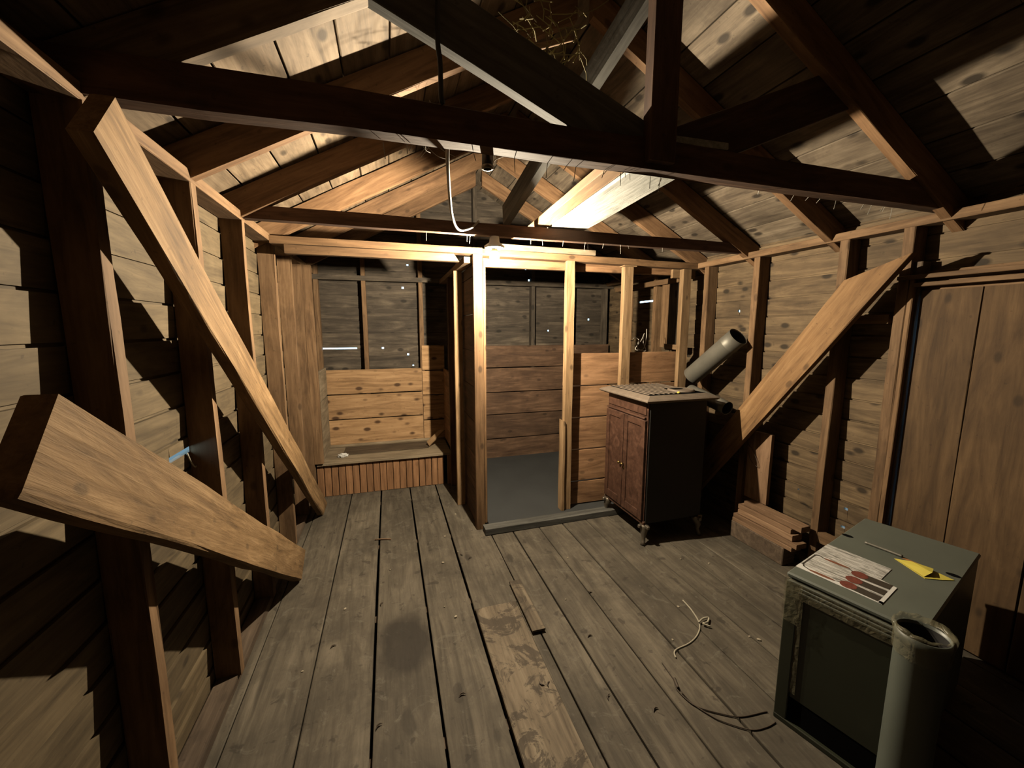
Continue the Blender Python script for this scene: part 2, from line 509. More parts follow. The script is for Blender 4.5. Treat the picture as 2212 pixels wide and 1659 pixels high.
def siding(name, wall, axis, fixed, out, s0, s1, z0, mat, holes=(), exp=EXP):
    """One lapped siding board. axis 'y' runs along y at x=fixed, 'x' runs along x at y=fixed; out = outward sign."""
    z1 = z0 + exp
    zc = (z0 + z1) / 2
    L = s1 - s0
    sc = (s0 + s1) / 2
    g = 0.0052
    slant = 0.007
    poly = [(slant, z0 + g), (0.0, z1 - g), (0.014, z1 - g), (0.014, z1 - 0.019), (0.019, z1 - 0.019), (0.019, z0 - 0.016), (0.014, z0 - 0.016), (0.014, z0 + g)]
    holes = [(h[0], h[1], h[2] * (1.6 if h[2] < 0.1 else 1.0), h[3] * 1.6) for h in holes]
    segs = []
    cur = s0
    for (hs, hz, hw, hh) in sorted(h for h in holes if z0 + 0.010 < h[1] < z1 - 0.027 and s0 < h[0] < s1):
        segs.append((cur, hs - hw / 2, [poly]))
        lo = [(slant, z0 + g), (0.0, hz - hh / 2), (0.019, hz - hh / 2), (0.019, z0 - 0.016), (0.014, z0 - 0.016), (0.014, z0 + g)]
        hi = [(0.0, hz + hh / 2), (0.0, z1 - g), (0.014, z1 - g), (0.014, z1 - 0.019), (0.019, z1 - 0.019), (0.019, hz + hh / 2)]
        segs.append((hs - hw / 2, hs + hw / 2, [lo, hi]))
        cur = hs + hw / 2
    n = max(1, int((s1 - cur) / 0.6))
    for i in range(n):
        segs.append((cur + (s1 - cur) * i / n, cur + (s1 - cur) * (i + 1) / n, [poly]))
    vs, fs = [], []
    for a, b, polys in segs:
        for P in polys:
            base = len(vs)
            for s in (a, b):
                for d, z in P:
                    vs.append((s - sc, d, z - zc))
            k = len(P)
            for i in range(k):
                j = (i + 1) % k
                fs.append((base + i, base + j, base + k + j, base + k + i))
            fs.append(tuple(base + i for i in reversed(range(k))))
            fs.append(tuple(base + k + i for i in range(k)))
    me = bpy.data.meshes.new('siding_board')
    # local x = along the board, local y = outward
    if axis == 'y':
        mw = Matrix(((0, out, 0, fixed), (1, 0, 0, sc), (0, 0, 1, zc), (0, 0, 0, 1)))
        flip = (out > 0)
    else:
        mw = Matrix(((1, 0, 0, sc), (0, out, 0, fixed), (0, 0, 1, zc), (0, 0, 0, 1)))
        flip = (out < 0)
    if axis == 'y':
        mw = Matrix(((0, -1, 0, fixed), (1, 0, 0, sc), (0, 0, 1, zc), (0, 0, 0, 1))) if out < 0 else Matrix(((0, 1, 0, fixed), (-1, 0, 0, sc), (0, 0, 1, zc), (0, 0, 0, 1)))
        if out > 0:
            vs = [(-x, y, z) for x, y, z in vs]
    else:
        if out < 0:
            mw = Matrix(((-1, 0, 0, sc), (0, -1, 0, fixed), (0, 0, 1, zc), (0, 0, 0, 1)))
            vs = [(-x, y, z) for x, y, z in vs]
    me.from_pydata(vs, [], fs)
    me.update()
    bm = bmesh.new()
    bm.from_mesh(me)
    bmesh.ops.recalc_face_normals(bm, faces=bm.faces)
    bm.to_mesh(me)
    bm.free()
    return link(name, me, mat, wall, mw)

# ------------------------------------------------------------------ ground, floor
g = box('ground', (-4, -6, -0.30), (6, 8, -0.16), 'soil', bev=0)
struct(g)
floor = struct(empty('floor'))
seams = [-0.80, -0.672, -0.40, -0.126, 0.152, 0.410, 0.715, 0.892, 1.115, 1.325, 1.54, 1.76, 1.98, 2.20, 2.42, 2.645, 2.75]
def plank(x0, x1, y0, y1, top, mat='floor', th=0.028, gl=0.004, gr=0.004):
    return board('floorboard', ((x0 + gl + x1 - gr) / 2, y0, top - th / 2), ((x0 + gl + x1 - gr) / 2, y1, top - th / 2), (x1 - x0) - gl - gr, th, mat, floor, up=(1, 0, 0), n=10, wob=0.0015, ch=0.003)
gaps = {2: 0.004, 3: 0.0075, 4: 0.0065, 5: 0.0065, 6: 0.004, 7: 0.005, 8: 0.004, 9: 0.004}
for i in range(len(seams) - 1):
    gl = gaps.get(i, 0.0025)
    gr = gaps.get(i + 1, 0.0025)
    top = random.uniform(-0.003, 0.0)
    if i == 5:
        plank(seams[i], 0.715, 2.075, YB, top, gl=gl, gr=gr)
        plank(seams[i], 0.66, YF, 2.07, 0.006, 'patch', 0.032, gl, 0.001)
        plank(0.66, 0.715, YF, 2.07, top, gl=0.001, gr=gr)
    else:
        plank(seams[i], seams[i + 1], YF, YB, top, gl=gl, gr=gr)
for y in (-2.4, -1.8, -1.0, -0.2, 0.6, 1.4, 2.2, 3.0, 3.8, 4.5):
    board('joist', (XL, y, -0.09), (XR, y, -0.09), 0.12, 0.05, 'greytimber', floor)

# ------------------------------------------------------------------ left wall
wl = struct(empty('wall_left'))
HL = [(1.88, 1.112, 0.24, 0.014), (2.60, 0.30, 0.012, 0.010)]
def snap(holes):
    out = []
    for (a, hz, hw, hh) in holes:
        k = math.floor((hz + 0.155) / EXP)
        z0_ = -0.155 + k * EXP
        out.append((a, min(max(hz, z0_ + 0.020), z0_ + EXP - 0.036), hw, hh))
    return out
HL = snap(HL)
z = -0.155
while z < 2.30:
    siding('siding_board', wl, 'y', XL, -1, YF - 0.05, YB + 0.05, z, 'siding_l', HL)
    z += EXP
for i, y in enumerate((-2.10, -1.55, -0.95, -0.35, 0.22, 0.80, 1.38, 1.96, 2.52, 3.12, 3.62, 4.02)):
    wob = 0.003
    board('stud', (-0.75, y - 0.024, 0.04), (-0.75, y - 0.024, 2.16), 0.098, 0.046, 'stud', wl, up=(1, 0, 0), n=8, wob=wob)
board('top_plate', (-0.75, YF, 2.183), (-0.75, YB, 2.183), 0.10, 0.046, 'stud', wl, up=(1, 0, 0), n=10)
board('sill_plate', (-0.755, YF, 0.022), (-0.755, YB, 0.022), 0.085, 0.044, 'greytimber', wl, up=(1, 0, 0), n=10, wob=0.004)

# ------------------------------------------------------------------ right wall
wr = struct(empty('wall_right'))
HR = [(2.634, 1.746, 0.012, 0.011), (1.826, 0.977, 0.011, 0.011), (1.798, 0.979, 0.011, 0.011), (2.002, 0.47, 0.008, 0.007), (1.69, 0.462, 0.015, 0.010),
      (1.695, 0.343, 0.016, 0.010), (3.89, 1.903, 0.26, 0.012), (2.948, 1.109, 0.010, 0.010)]
HR = snap(HR)
z = -0.155
DY0, DY1, DZ = 0.36, 1.455, 1.845        # door opening
while z < 2.30:
    if z + EXP < DZ:
        siding('siding_board', wr, 'y', XR, 1, DY1 + 0.02, YB + 0.05, z, 'siding_r', HR)
        siding('siding_board', wr, 'y', XR, 1, YF - 0.05, DY0, z, 'siding_r')
    else:
        siding('siding_board', wr, 'y', XR, 1, YF - 0.05, YB + 0.05, z, 'siding_r', HR)
    z += EXP
for y in (-2.1, -1.55, -0.95, -0.35, 0.20, 1.485, 1.80, 2.405, 2.90, 3.60, 4.15):
    board('stud', (2.70, y, 0.04), (2.70, y, 2.13), 0.098, 0.05, 'stud', wr, up=(1, 0, 0), n=8, wob=0.003)
board('top_plate', (2.70, YF, 2.153), (2.70, YB, 2.153), 0.10, 0.046, 'stud', wr, up=(1, 0, 0), n=10, wob=0.003)
board('sill_plate', (2.705, 1.50, 0.022), (2.705, YB, 0.022), 0.085, 0.044, 'greytimber', wr, up=(1, 0, 0), n=8, wob=0.004)
board('sill_plate', (2.705, YF, 0.022), (2.705, DY0, 0.022), 0.085, 0.044, 'greytimber', wr, up=(1, 0, 0), n=4, wob=0.004)
board('nailing_block', (2.68, 1.53, 1.655), (2.68, 1.76, 1.655), 0.05, 0.06, 'stud', wr)
board('nailing_block', (2.68, 1.83, 0.24), (2.68, 1.52, 0.24), 0.07, 0.05, 'stud', wr)

door = struct(empty('door_1', (2.68, 0.9, 0)))
dys = [1.425, 1.19, 0.92, 0.76, 0.56, 0.385]
for a, b in zip(dys[:-1], dys[1:]):
    gap = 0.0045 if abs(a - 0.76) < 0.01 or abs(b - 0.76) < 0.01 else 0.0015
    board('door_board', (2.705, (a + b) / 2, 0.015), (2.705, (a + b) / 2, 1.80), (a - b) - 2 * gap, 0.024, 'door', door, up=(0, 1, 0), n=4)
board('door_batten', (2.735, 0.40, 0.35), (2.735, 1.40, 0.35), 0.12, 0.022, 'door', door)
board('door_batten', (2.735, 0.40, 1.50), (2.735, 1.40, 1.50), 0.12, 0.022, 'door', door)
for a in (1.19, 0.92, 0.76, 0.56):
    board('seam_batten', (2.724, a, 0.09 if a == 0.76 else 0.0), (2.724, a, 1.81), 0.04, 0.012, 'door', door, up=(0, 1, 0), n=2)
board('door_sill', (2.745, 0.36, -0.02), (2.745, 1.45, -0.02), 0.075, 0.075, 'door', door, n=3)
trim = struct(empty('trim_1', (2.66, 1.45, 0)))
board('door_jamb', (2.665, 1.446, 0.0), (2.665, 1.446, 1.86), 0.03, 0.022, 'stud', trim, up=(1, 0, 0), n=6)
board('door_jamb', (2.725, 1.449, -0.1), (2.725, 1.449, 1.95), 0.10, 0.046, 'greytimber', trim, up=(1, 0, 0), n=6)
board('door_jamb', (2.70, 0.365, 0.0), (2.70, 0.365, 1.86), 0.10, 0.03, 'stud', trim, up=(1, 0, 0), n=6)
board('door_head', (2.69, 0.30, 1.868), (2.69, 1.50, 1.868), 0.13, 0.022, 'stud', trim, up=(1, 0, 0), n=6)
board('door_head', (2.735, 0.30, 1.84), (2.735, 1.50, 1.84), 0.12, 0.04, 'stud', trim, n=4)
board('door_head', (2.665, 0.30, 1.828), (2.665, 1.44, 1.828), 0.022, 0.05, 'stud', trim, up=(0, 0, 1), n=6)

# ------------------------------------------------------------------ back wall
wb = struct(empty('wall_back'))
HB = [(0.177, 2.071, 0.014, 0.014), (-0.06, 1.421, 0.013, 0.012), (0.21, 1.300, 0.013, 0.012), (0.262, 1.19, 0.010, 0.008), (-0.51, 1.417, 0.36, 0.009),
      (1.614, 2.321, 0.014, 0.013), (1.656, 2.198, 0.014, 0.013), (2.381, 2.155, 0.013, 0.012), (2.472, 1.723, 0.014, 0.013), (1.917, 1.571, 0.012, 0.011),
      (1.10, 1.561, 0.009, 0.009), (0.235, 2.301, 0.012, 0.011)]
HB = snap(HB)
z = -0.155
while z < 3.3:
    if z > 2.05:
        xa = -0.705 + (z + 0.02 - 2.17 - DECK) / SL - 0.10
        xb = 2.65 - (z + 0.02 - 2.14 - DECK) / SL + 0.10
        xa, xb = max(xa, XL - 0.05), min(xb, XR + 0.05)
    else:
        xa, xb = XL - 0.05, XR + 0.05
    if xb - xa > 0.1:
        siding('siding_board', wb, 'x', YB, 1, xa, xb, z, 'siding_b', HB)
    z += EXP
for x in (-0.69, -0.23, 0.36, 0.98, 1.68, 2.20, 2.66):
    board('stud', (x, 4.63, 0.04), (x, 4.63, roof_z(x) - 0.03), 0.09, 0.045, 'siding_b' if x > 0.5 else 'stud', wb, up=(0, 1, 0), n=6, wob=0.002)
board('girt', (XL, 4.615, 2.13), (XR, 4.615, 2.13), 0.05, 0.10, 'siding_b', wb, n=8)
# lining boards of the alcove and of the closet
zz = [0.345, 0.632, 0.905, 1.175]
for a, b in zip(zz[:-1], zz[1:]):
    board('lining_board', (-0.68, 4.575, (a + b) / 2), (0.345, 4.575, (a + b) / 2), b - a - 0.012, 0.022, 'pine', wb, n=4)
zz = [0.28, 0.568, 0.858, 1.138, 1.425]
for a, b in zip(zz[:-1], zz[1:]):
    board('lining_board', (0.352, 4.580, (a + b) / 2), (0.60, 4.580, (a + b) / 2), b - a - 0.012, 0.022, 'pine', wb, n=2)
zz = [-0.03, 0.281, 0.579, 0.85, 1.145, 1.412]
for a, b in zip(zz[:-1], zz[1:]):
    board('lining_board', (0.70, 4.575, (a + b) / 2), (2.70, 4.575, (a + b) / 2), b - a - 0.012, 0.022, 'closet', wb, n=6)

# ------------------------------------------------------------------ front wall (behind the camera)
wf = struct(empty('wall_front'))
z = -0.155
while z < 3.3:
    xa, xb = XL - 0.05, XR + 0.05
    if z > 2.05:
        xa = max(xa, -0.705 + (z + 0.02 - 2.17 - DECK) / SL - 0.10)
        xb = min(xb, 2.65 - (z + 0.02 - 2.14 - DECK) / SL + 0.10)
    if xb - xa > 0.1:
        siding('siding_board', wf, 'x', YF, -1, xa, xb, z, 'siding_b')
    z += EXP
for x in (-0.69, -0.1, 0.5, 1.1, 1.7, 2.3, 2.66):
    board('stud', (x, YF + 0.05, 0.0), (x, YF + 0.05, roof_z(x) - 0.03), 0.09, 0.045, 'stud', wf, up=(0, 1, 0))

# ------------------------------------------------------------------ roof
roof = struct(empty('ceiling'))
nl = Vector((-SL, 0, 1)).normalized()
nr = Vector((SL, 0, 1)).normalized()
x = -0.502 - 0.185 * 3
k = 0
while x < XC - 0.02:
    x1 = min(x + 0.185, XC)
    zc = (RB_L(x) + RB_L(x1)) / 2 + DECK
    c = Vector(((x + x1) / 2, 0, zc)) + nl * 0.011
    wdt = math.hypot(x1 - x, SL * (x1 - x)) - 0.007
    sp = (0.7, 2.2, 3.3)[k % 3]
    for a, b in ((YF - 0.05, sp), (sp, YB + 0.05)):
        board('roof_board', (c.x, a + 0.001, c.z), (c.x, b - 0.001, c.z), wdt, 0.022, 'deck', roof, up=(1, 0, SL), n=6, wob=0.001)
    x = x1
    k += 1
x = 2.388 + 0.19 * 3
while x > XC + 0.02:
    x1 = max(x - 0.19, XC)
    zc = (RB_R(x) + RB_R(x1)) / 2 + DECK
    c = Vector(((x + x1) / 2, 0, zc)) + nr * 0.011
    wdt = math.hypot(x1 - x, SL * (x1 - x)) - 0.007
    sp = (2.6, 0.9, 3.4)[k % 3]
    for a, b in ((YF - 0.05, sp), (sp, YB + 0.05)):
        board('roof_board', (c.x, a + 0.001, c.z), (c.x, b - 0.001, c.z), wdt, 0.022, 'deck_r', roof, up=(1, 0, -SL), n=6, wob=0.001)
    x = x1
    k += 1
# felt above the deck
def felt(sign):
    n = nl if sign < 0 else nr
    f = RB_L if sign < 0 else RB_R
    xe = -1.10 if sign < 0 else 3.05
    pts = []
    for x in (xe, XC + 0.03 * -sign):
        pts.append(Vector((x, 0, f(x) + DECK)) + n * 0.024)
    mid = (pts[0] + pts[1]) / 2
    L = (pts[1] - pts[0]).length
    return board('roofing_felt', (mid.x, YF - 0.1, mid.z), (mid.x, YB + 0.1, mid.z), L, 0.006, 'roofing', roof, up=(pts[1] - pts[0]), n=2, wob=0, ch=0.001)
felt(-1)
felt(1)
def rafter(side, y, parent, mat='rafter', d=0.125, name='rafter'):
    f = RB_L if side < 0 else RB_R
    n = nl if side < 0 else nr
    xe = -0.93 if side < 0 else 2.90
    a = Vector((xe, y, f(xe))) + n * (d / 2 + 0.002)
    b = Vector((XC, y, f(XC))) + n * (d / 2 + 0.002)
    cut = SL
    return board(name, a, b, d, 0.046, mat, parent, up=n, n=8, wob=0.002, cut1=cut)
for y in (-2.1, -1.55, -0.95, -0.35, 0.22, 0.80, 1.94, 3.08, 3.66, 4.25):
    rafter(-1, y, roof)
for y in (-2.1, -1.55, -0.95, -0.35, 0.20, 0.74, 1.90, 3.04, 3.62, 4.22):
    rafter(1, y, roof)

# ------------------------------------------------------------------ trusses
t1 = empty('roof_truss', (0.95, 1.37, 2.18))
tag(t1, 'dark roof truss with king post and two slanting struts', 'truss')
board('tie_beam', (-0.80, 1.37, 2.232), (2.75, 1.37, 2.232), 0.105, 0.062, 'tie', t1, n=10, wob=0.004)
board('king_post', (0.972, 1.335, 2.20), (0.972, 1.335, 3.05), 0.11, 0.05, 'tie', t1, up=(1, 0, 0), n=5)
board('strut', (0.85, 1.375, 2.286), (-0.02, 1.375, 2.635), 0.165, 0.045, 'grey_plank', t1, n=6, cut0=-2.49, cut1=0.0)
board('strut', (1.124, 1.375, 2.286), (1.93, 1.375, 2.625), 0.165, 0.045, 'tie', t1, n=6, cut0=-2.37, cut1=0.0)
rafter(-1, 1.37, t1, 'deck', 0.13)
rafter(1, 1.345, t1, 'rafter', 0.13)
t2 = empty('roof_truss', (0.95, 2.52, 2.17))
tag(t2, 'slim roof truss whose tie beam carries the lit bulb', 'truss')
board('tie_beam', (-0.80, 2.52, 2.208), (2.75, 2.52, 2.208), 0.072, 0.05, 'tie', t2, n=10, wob=0.003)
rafter(-1, 2.50, t2)
rafter(1, 2.51, t2)

# ------------------------------------------------------------------ partition wall with closet opening
wp = struct(empty('wall_partition'))
board('top_plate', (-0.70, 3.03, 2.170), (0.69, 3.03, 2.170), 0.046, 0.09, 'framing_dimmed', wp, n=6)
board('header_board', (-0.62, 3.02, 2.115), (0.50, 3.02, 2.115), 0.056, 0.05, 'framing_dimmed', wp, n=6, cut1=-0.7)
board('top_plate', (0.69, 3.05, 2.168), (2.70, 3.05, 2.150), 0.05, 0.09, 'framing_dimmed', wp, n=8)
board('stud', (0.655, 3.00, 0.0), (0.655, 3.00, 2.145), 0.07, 0.045, 'framing_dimmed', wp, up=(1, 0, 0), n=8, wob=0.003)
board('door_lining', (0.70, 3.02, 0.052), (0.70, 3.02, 2.10), 0.018, 0.09, 'framing_dimmed', wp, up=(1, 0, 0), n=8, wob=0.003)
board('stud', (1.42, 3.03, 0.052), (1.42, 3.03, 2.14), 0.07, 0.05, 'framing', wp, up=(1, 0, 0), n=8, wob=0.003)
board('door_lining', (1.375, 3.025, 0.052), (1.375, 3.025, 0.84), 0.025, 0.075, 'framing', wp, up=(1, 0, 0), n=8, wob=0.003, cut1=-0.6)
board('stud', (1.95, 3.03, 0.052), (1.95, 3.03, 2.115), 0.085, 0.05, 'framing', wp, up=(1, 0, 0), n=8, wob=0.003)
board('stud', (2.535, 3.02, 0.052), (2.535, 3.02, 2.12), 0.085, 0.05, 'framing', wp, up=(1, 0, 0), n=8, wob=0.003)
board('packing_block', (1.90, 3.035, 2.122), (2.02, 3.035, 2.122), 0.012, 0.075, 'framing', wp, n=2)
board('nailing_block', (2.42, 3.06, 2.085), (2.66, 3.06, 2.085), 0.075, 0.03, 'framing', wp, n=2)
zz = [0.055, 0.268, 0.556, 0.841, 1.119, 1.402]
for a, b in zip(zz[:-1], zz[1:]):
    board('lining_board', (1.40, 3.078, (a + b) / 2), (2.64, 3.078, (a + b) / 2), b - a - 0.012, 0.022, 'partition', wp, n=5)
board('header_board', (0.72, 3.115, 2.108), (2.45, 3.115, 2.108), 0.065, 0.045, 'partition', wp, n=6)
# side wall between alcove and closet
ws = struct(empty('wall_closet_side'))
board('top_plate', (0.60, 3.06, 2.115), (0.60, YB - 0.1, 2.115), 0.045, 0.07, 'framing', ws, n=4)
board('stud', (0.585, 3.50, 0.0), (0.585, 3.50, 2.09), 0.07, 0.045, 'framing', ws, up=(1, 0, 0), n=8)
board('stud', (0.60, 3.97, 0.0), (0.60, 3.97, 2.09), 0.07, 0.045, 'closet', ws, up=(1, 0, 0), n=8)
zz = [0.0, 0.29, 0.575, 0.86, 1.145, 1.43, 1.715, 2.0, 2.09]
for a, b in zip(zz[:-1], zz[1:]):
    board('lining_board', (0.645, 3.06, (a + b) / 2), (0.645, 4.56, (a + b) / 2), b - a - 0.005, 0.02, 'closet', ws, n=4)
board('lining_board', (0.592, 4.06, 0.76), (0.592, 4.56, 0.76), 0.80, 0.018, 'partition', ws, n=3, ch=0.002)
# alcove left lining
wa = struct(empty('wall_alcove_left'))
for a, b in ((0.345, 0.905), (0.91, 1.20)):
    board('lining_board', (-0.648, 4.045, (a + b) / 2), (-0.648, 4.56, (a + b) / 2), b - a - 0.004, 0.022, 'bench', wa, n=3)
board('corner_post', (-0.665, 4.005, 0.345), (-0.665, 4.005, 2.158), 0.075, 0.045, 'stud', wa, up=(1, 0, 0), n=8, wob=0.003)
# closet right lining boards seen above the partition
for i, yy in enumerate((3.42, 3.30)):
    board('upright_lining_board', (2.655, yy, 1.42), (2.655, yy, 2.05), 0.115, 0.02, 'siding_b' if i else 'stud', wr, up=(0, 1, 0), n=3)
board('ledger', (2.63, 3.2, 2.06), (2.63, 4.3, 2.06), 0.05, 0.04, 'stud', wr, n=3)
board('ledger', (2.63, 3.1, 1.43), (2.63, 3.35, 1.43), 0.05, 0.05, 'stud', wr, n=2)
# raised closet floor and its sill
cf = struct(box('floor_closet', (0.715, 2.955, 0.002), (2.66, 4.56, 0.05), 'lino', bev=0.003))
cs = board('threshold_board', (0.665, 2.908, 0.026), (1.90, 2.925, 0.026), 0.09, 0.05, 'grey_plank', cf, up=(0, 1, 0), n=6, wob=0.002)

# ------------------------------------------------------------------ diagonal braces
def brace(name, p0, p1, w, t, mat, label, **kw):
    o = board(name, p0, p1, w, t, mat, None, n=14, **kw)
    return tag(o, label, 'brace')
brace('diagonal_brace', (-0.623, 1.222, 2.088), (-0.623, 3.745, 0.002), 0.165, 0.046, 'rough', 'long rough sawn plank brace slanting from the wall plate down to the bench', wob=0.003, ch=0.005, cut1=1.235)
brace('diagonal_brace', (-0.618, 0.90, 1.405), (-0.618, 2.735, 0.070), 0.195, 0.055, 'rough', 'broad weathered plank brace sloping to the floor below the long brace', wob=0.004, ch=0.006, cut1=0.43)
brace('diagonal_brace', (2.52, 1.528, 1.925), (2.52, 2.915, 0.055), 0.185, 0.045, 'brace', 'broad orange plank brace propped across the right wall behind the stove', cut0=1.42, wob=0.002)

# ------------------------------------------------------------------ planks laid over the ties
o = board('loft_plank', (1.165, 1.345, 2.300), (1.16, 2.80, 2.259), 0.255, 0.026, 'white_plank', None, up=(1, 0, 0.02), n=8, wob=0.002)
tag(o, 'whitewashed wide plank lying across the two tie beams', 'plank')
o = board('loft_plank', (0.965, 1.345, 2.309), (0.985, 2.85, 2.269), 0.085, 0.045, 'brace', None, up=(1, 0, 0), n=8, wob=0.002)
tag(o, 'narrow yellow board lying beside the whitewashed plank on the tie beams', 'plank')
o = board('loft_plank', (0.757, 2.60, 2.325), (0.985, 1.435, 2.868), 0.15, 0.045, 'grey_plank', None, up=(0.16, 0, 1), n=8, wob=0.002)
tag(o, 'dark grey plank slanting up from the bulb beam towards the king post', 'plank')
o = board('loose_board', (0.80, 3.02, 2.214), (1.64, 3.03, 2.214), 0.042, 0.022, 'bench', None, n=4)
tag(o, 'short whitish board lying on top of the partition plate', 'board')

# ------------------------------------------------------------------ light bulb
lamp = empty('bulb_holder', (0.66, 2.52, 2.12))
tag(lamp, 'white porcelain holder with a lit bare bulb under the slim tie beam', 'lamp')
lathe('holder_base', [(0.0, 0.070), (0.03, 0.070), (0.032, 0.035), (0.063, 0.014), (0.063, 0.002), (0.03, -0.004), (0.0, -0.004)], 'ceramic', lamp, Matrix.Translation((0.66, 2.52, 2.102)))
lathe('screw_socket', [(0.0, 0.0), (0.018, 0.0), (0.018, -0.02), (0.0, -0.02)], 'brass', lamp, Matrix.Translation((0.66, 2.52, 2.099)))
prof = []
for i in range(13):
    a = math.pi * i / 12
    r = 0.030 * math.sin(a)
    if i < 5:
        r = max(r, 0.014 + 0.016 * (i / 5.0)) if i > 0 else 0.0
    prof.append((r, 0.034 * math.cos(a)))
lathe('bulb_glass', list(reversed(prof)), 'glass', lamp, Matrix.Translation((0.66, 2.52, 2.050)), seg=20)
prof = [(0.0, -0.018), (0.006, -0.016), (0.010, -0.010), (0.0115, 0.0), (0.010, 0.010), (0.006, 0.016), (0.0, 0.018)]
lathe('glowing_filament', prof, 'bulb', lamp, Matrix.Translation((0.66, 2.52, 2.050)), seg=14)

# cables and empty socket
c1 = cord('electric_cable', [(0.19, 1.325, 2.75), (0.176, 1.325, 2.48), (0.182, 1.325, 2.39), (0.183, 1.325, 2.295), (0.19, 1.34, 2.292)], 0.008, 'cable_black')
tag(c1, 'black cable hanging down to the top of the dark truss tie', 'cable')
c2 = cord('electric_cable', [(0.215, 1.415, 2.215), (0.225, 1.5, 2.165), (0.30, 1.9, 2.11), (0.40, 2.28, 2.14), (0.50, 2.46, 2.20), (0.53, 2.485, 2.225), (0.555, 2.49, 2.250)], 0.0065, 'cable_white')
tag(c2, 'white cable looping from the dark tie to the bulb beam', 'cable')
so = empty('empty_socket', (0.352, 1.43, 2.16))
tag(so, 'black empty lamp socket hanging under the dark tie beam', 'socket')
lathe('socket_shell', [(0.0, 0.075), (0.019, 0.07), (0.02, 0.0), (0.016, -0.004), (0.014, 0.03), (0.0, 0.03)], 'brown_plastic', so, Matrix.Translation((0.352, 1.432, 2.155)), seg=14)
lathe('socket_ring', [(0.014, -0.006), (0.021, -0.004), (0.021, 0.006), (0.014, 0.004)], 'nickel', so, Matrix.Translation((0.352, 1.432, 2.153)), seg=14)
cord('socket_wire', [(0.37, 1.44, 2.16), (0.385, 1.45, 2.19), (0.42, 1.43, 2.20)], 0.0025, 'twine', so)

# ------------------------------------------------------------------ built-in bench
bench = empty('built_in_bench', (-0.05, 4.03, 0))
tag(bench, 'low built-in bench with a beadboard front in the alcove', 'bench')
board('bench_top', (-0.69, 4.285, 0.327), (0.575, 4.285, 0.327), 0.56, 0.026, 'bench', bench, up=(0, 1, 0), n=6)
board('bench_lid_shade', (-0.48, 4.36, 0.3425), (0.37, 4.36, 0.3425), 0.27, 0.006, 'bench_dark', bench, up=(0, 1, 0), n=4, ch=0.002)  # thin dark board in place of the recessed lid's shadow
x = -0.70
while x < 0.50:
    board('bead_slat', (x + 0.0315, 4.040, 0.002), (x + 0.0315, 4.040, 0.313), 0.058, 0.016, 'bead', bench, up=(1, 0, 0), n=2, ch=0.004, wob=0.001)
    x += 0.0632
board('end_post', (0.554, 4.035, 0.0), (0.554, 4.035, 0.313), 0.035, 0.03, 'bead', bench, up=(1, 0, 0), n=2)
board('back_ledge', (-0.66, 4.545, 0.352), (0.58, 4.545, 0.352), 0.022, 0.03, 'bench', bench, n=4)
o = board('wood_offcut', (0.37, 4.30, 0.365), (0.53, 4.36, 0.49), 0.075, 0.02, 'framing', None, up=(-0.3, 1, 0.2), n=3, cut0=0.3, cut1=-0.4)
tag(o, 'pale wedge of wood leaning at the right end of the bench', 'offcut')
# crumpled paper
bm = bmesh.new()
bmesh.ops.create_icosphere(bm, subdivisions=3, radius=1.0)
for v in bm.verts:
    d = 1 + 0.45 * noise.noise(v.co * 2.3)
    v.co = Vector((v.co.x * 0.045 * d, v.co.y * 0.028 * d, max(-0.012, v.co.z * 0.024 * d)))
o = link('paper_scrap', mesh_of(bm), 'paper', None, Matrix.Translation((-0.475, 4.17, 0.353)))
tag(o, 'crumpled white paper scrap on the bench', 'paper')

# ------------------------------------------------------------------ cabinet stove
st = empty('cabinet_stove', (2.01, 2.68, 0))
tag(st, 'tall dark wooden cabinet stove with cast iron grille top', 'stove')
x0, x1, y0, y1 = 1.775, 2.27, 2.40, 2.95
box('cabinet_body', (x0, y0, 0.155), (x1, y1, 1.085), 'blackmetal', st, bev=0.004)
box('front_panel', (x0 - 0.012, y0 + 0.002, 0.155), (x0, y1 - 0.002, 1.082), 'mahogany', st, bev=0.003)
box('side_panel', (x0 - 0.002, y0 - 0.008, 0.165), (x1, y0, 1.08), 'blackmetal', st, bev=0.003)
def bm_door(ya, yb):
    bm = bmesh.new()
    c = Vector((0, (ya + yb) / 2, 0.565))
    box_bm(bm, Vector((-0.012, ya, 0.185)) - c, Vector((0.0, yb, 0.945)) - c, 0.002)
    for (a, b, e, f) in ((ya, ya + 0.05, 0.186, 0.944), (yb - 0.05, yb, 0.186, 0.944), (ya + 0.05, yb - 0.05, 0.187, 0.25), (ya + 0.05, yb - 0.05, 0.895, 0.943)):
        box_bm(bm, Vector((-0.020, a + 0.001, e)) - c, Vector((-0.011, b - 0.001, f)) - c, 0.002)
    return link('door', mesh_of(bm), 'mahogany', st, Matrix.Translation(c + Vector((x0 - 0.012, 0, 0))))
ym = 2.68
d1 = bm_door(y0 + 0.008, ym - 0.003)
d2 = bm_door(ym + 0.003, y1 - 0.008)
for d, yy in ((d1, ym - 0.022), (d2, ym + 0.022)):
    lathe('knob', [(0.0, 0.0), (0.006, 0.0), (0.005, 0.012), (0.011, 0.018), (0.011, 0.025), (0.0, 0.028)], 'brass', d, Matrix.Translation((x0 - 0.032, yy, 0.545)) @ Matrix.Rotation(-math.pi / 2, 4, 'Y'), seg=12)
lathe('latch', [(0.0, 0.0), (0.012, 0.0), (0.012, 0.005), (0.0, 0.005)], 'brass', d1, Matrix.Translation((x0 - 0.032, ym - 0.022, 0.515)) @ Matrix.Rotation(-math.pi / 2, 4, 'Y'), seg=10)
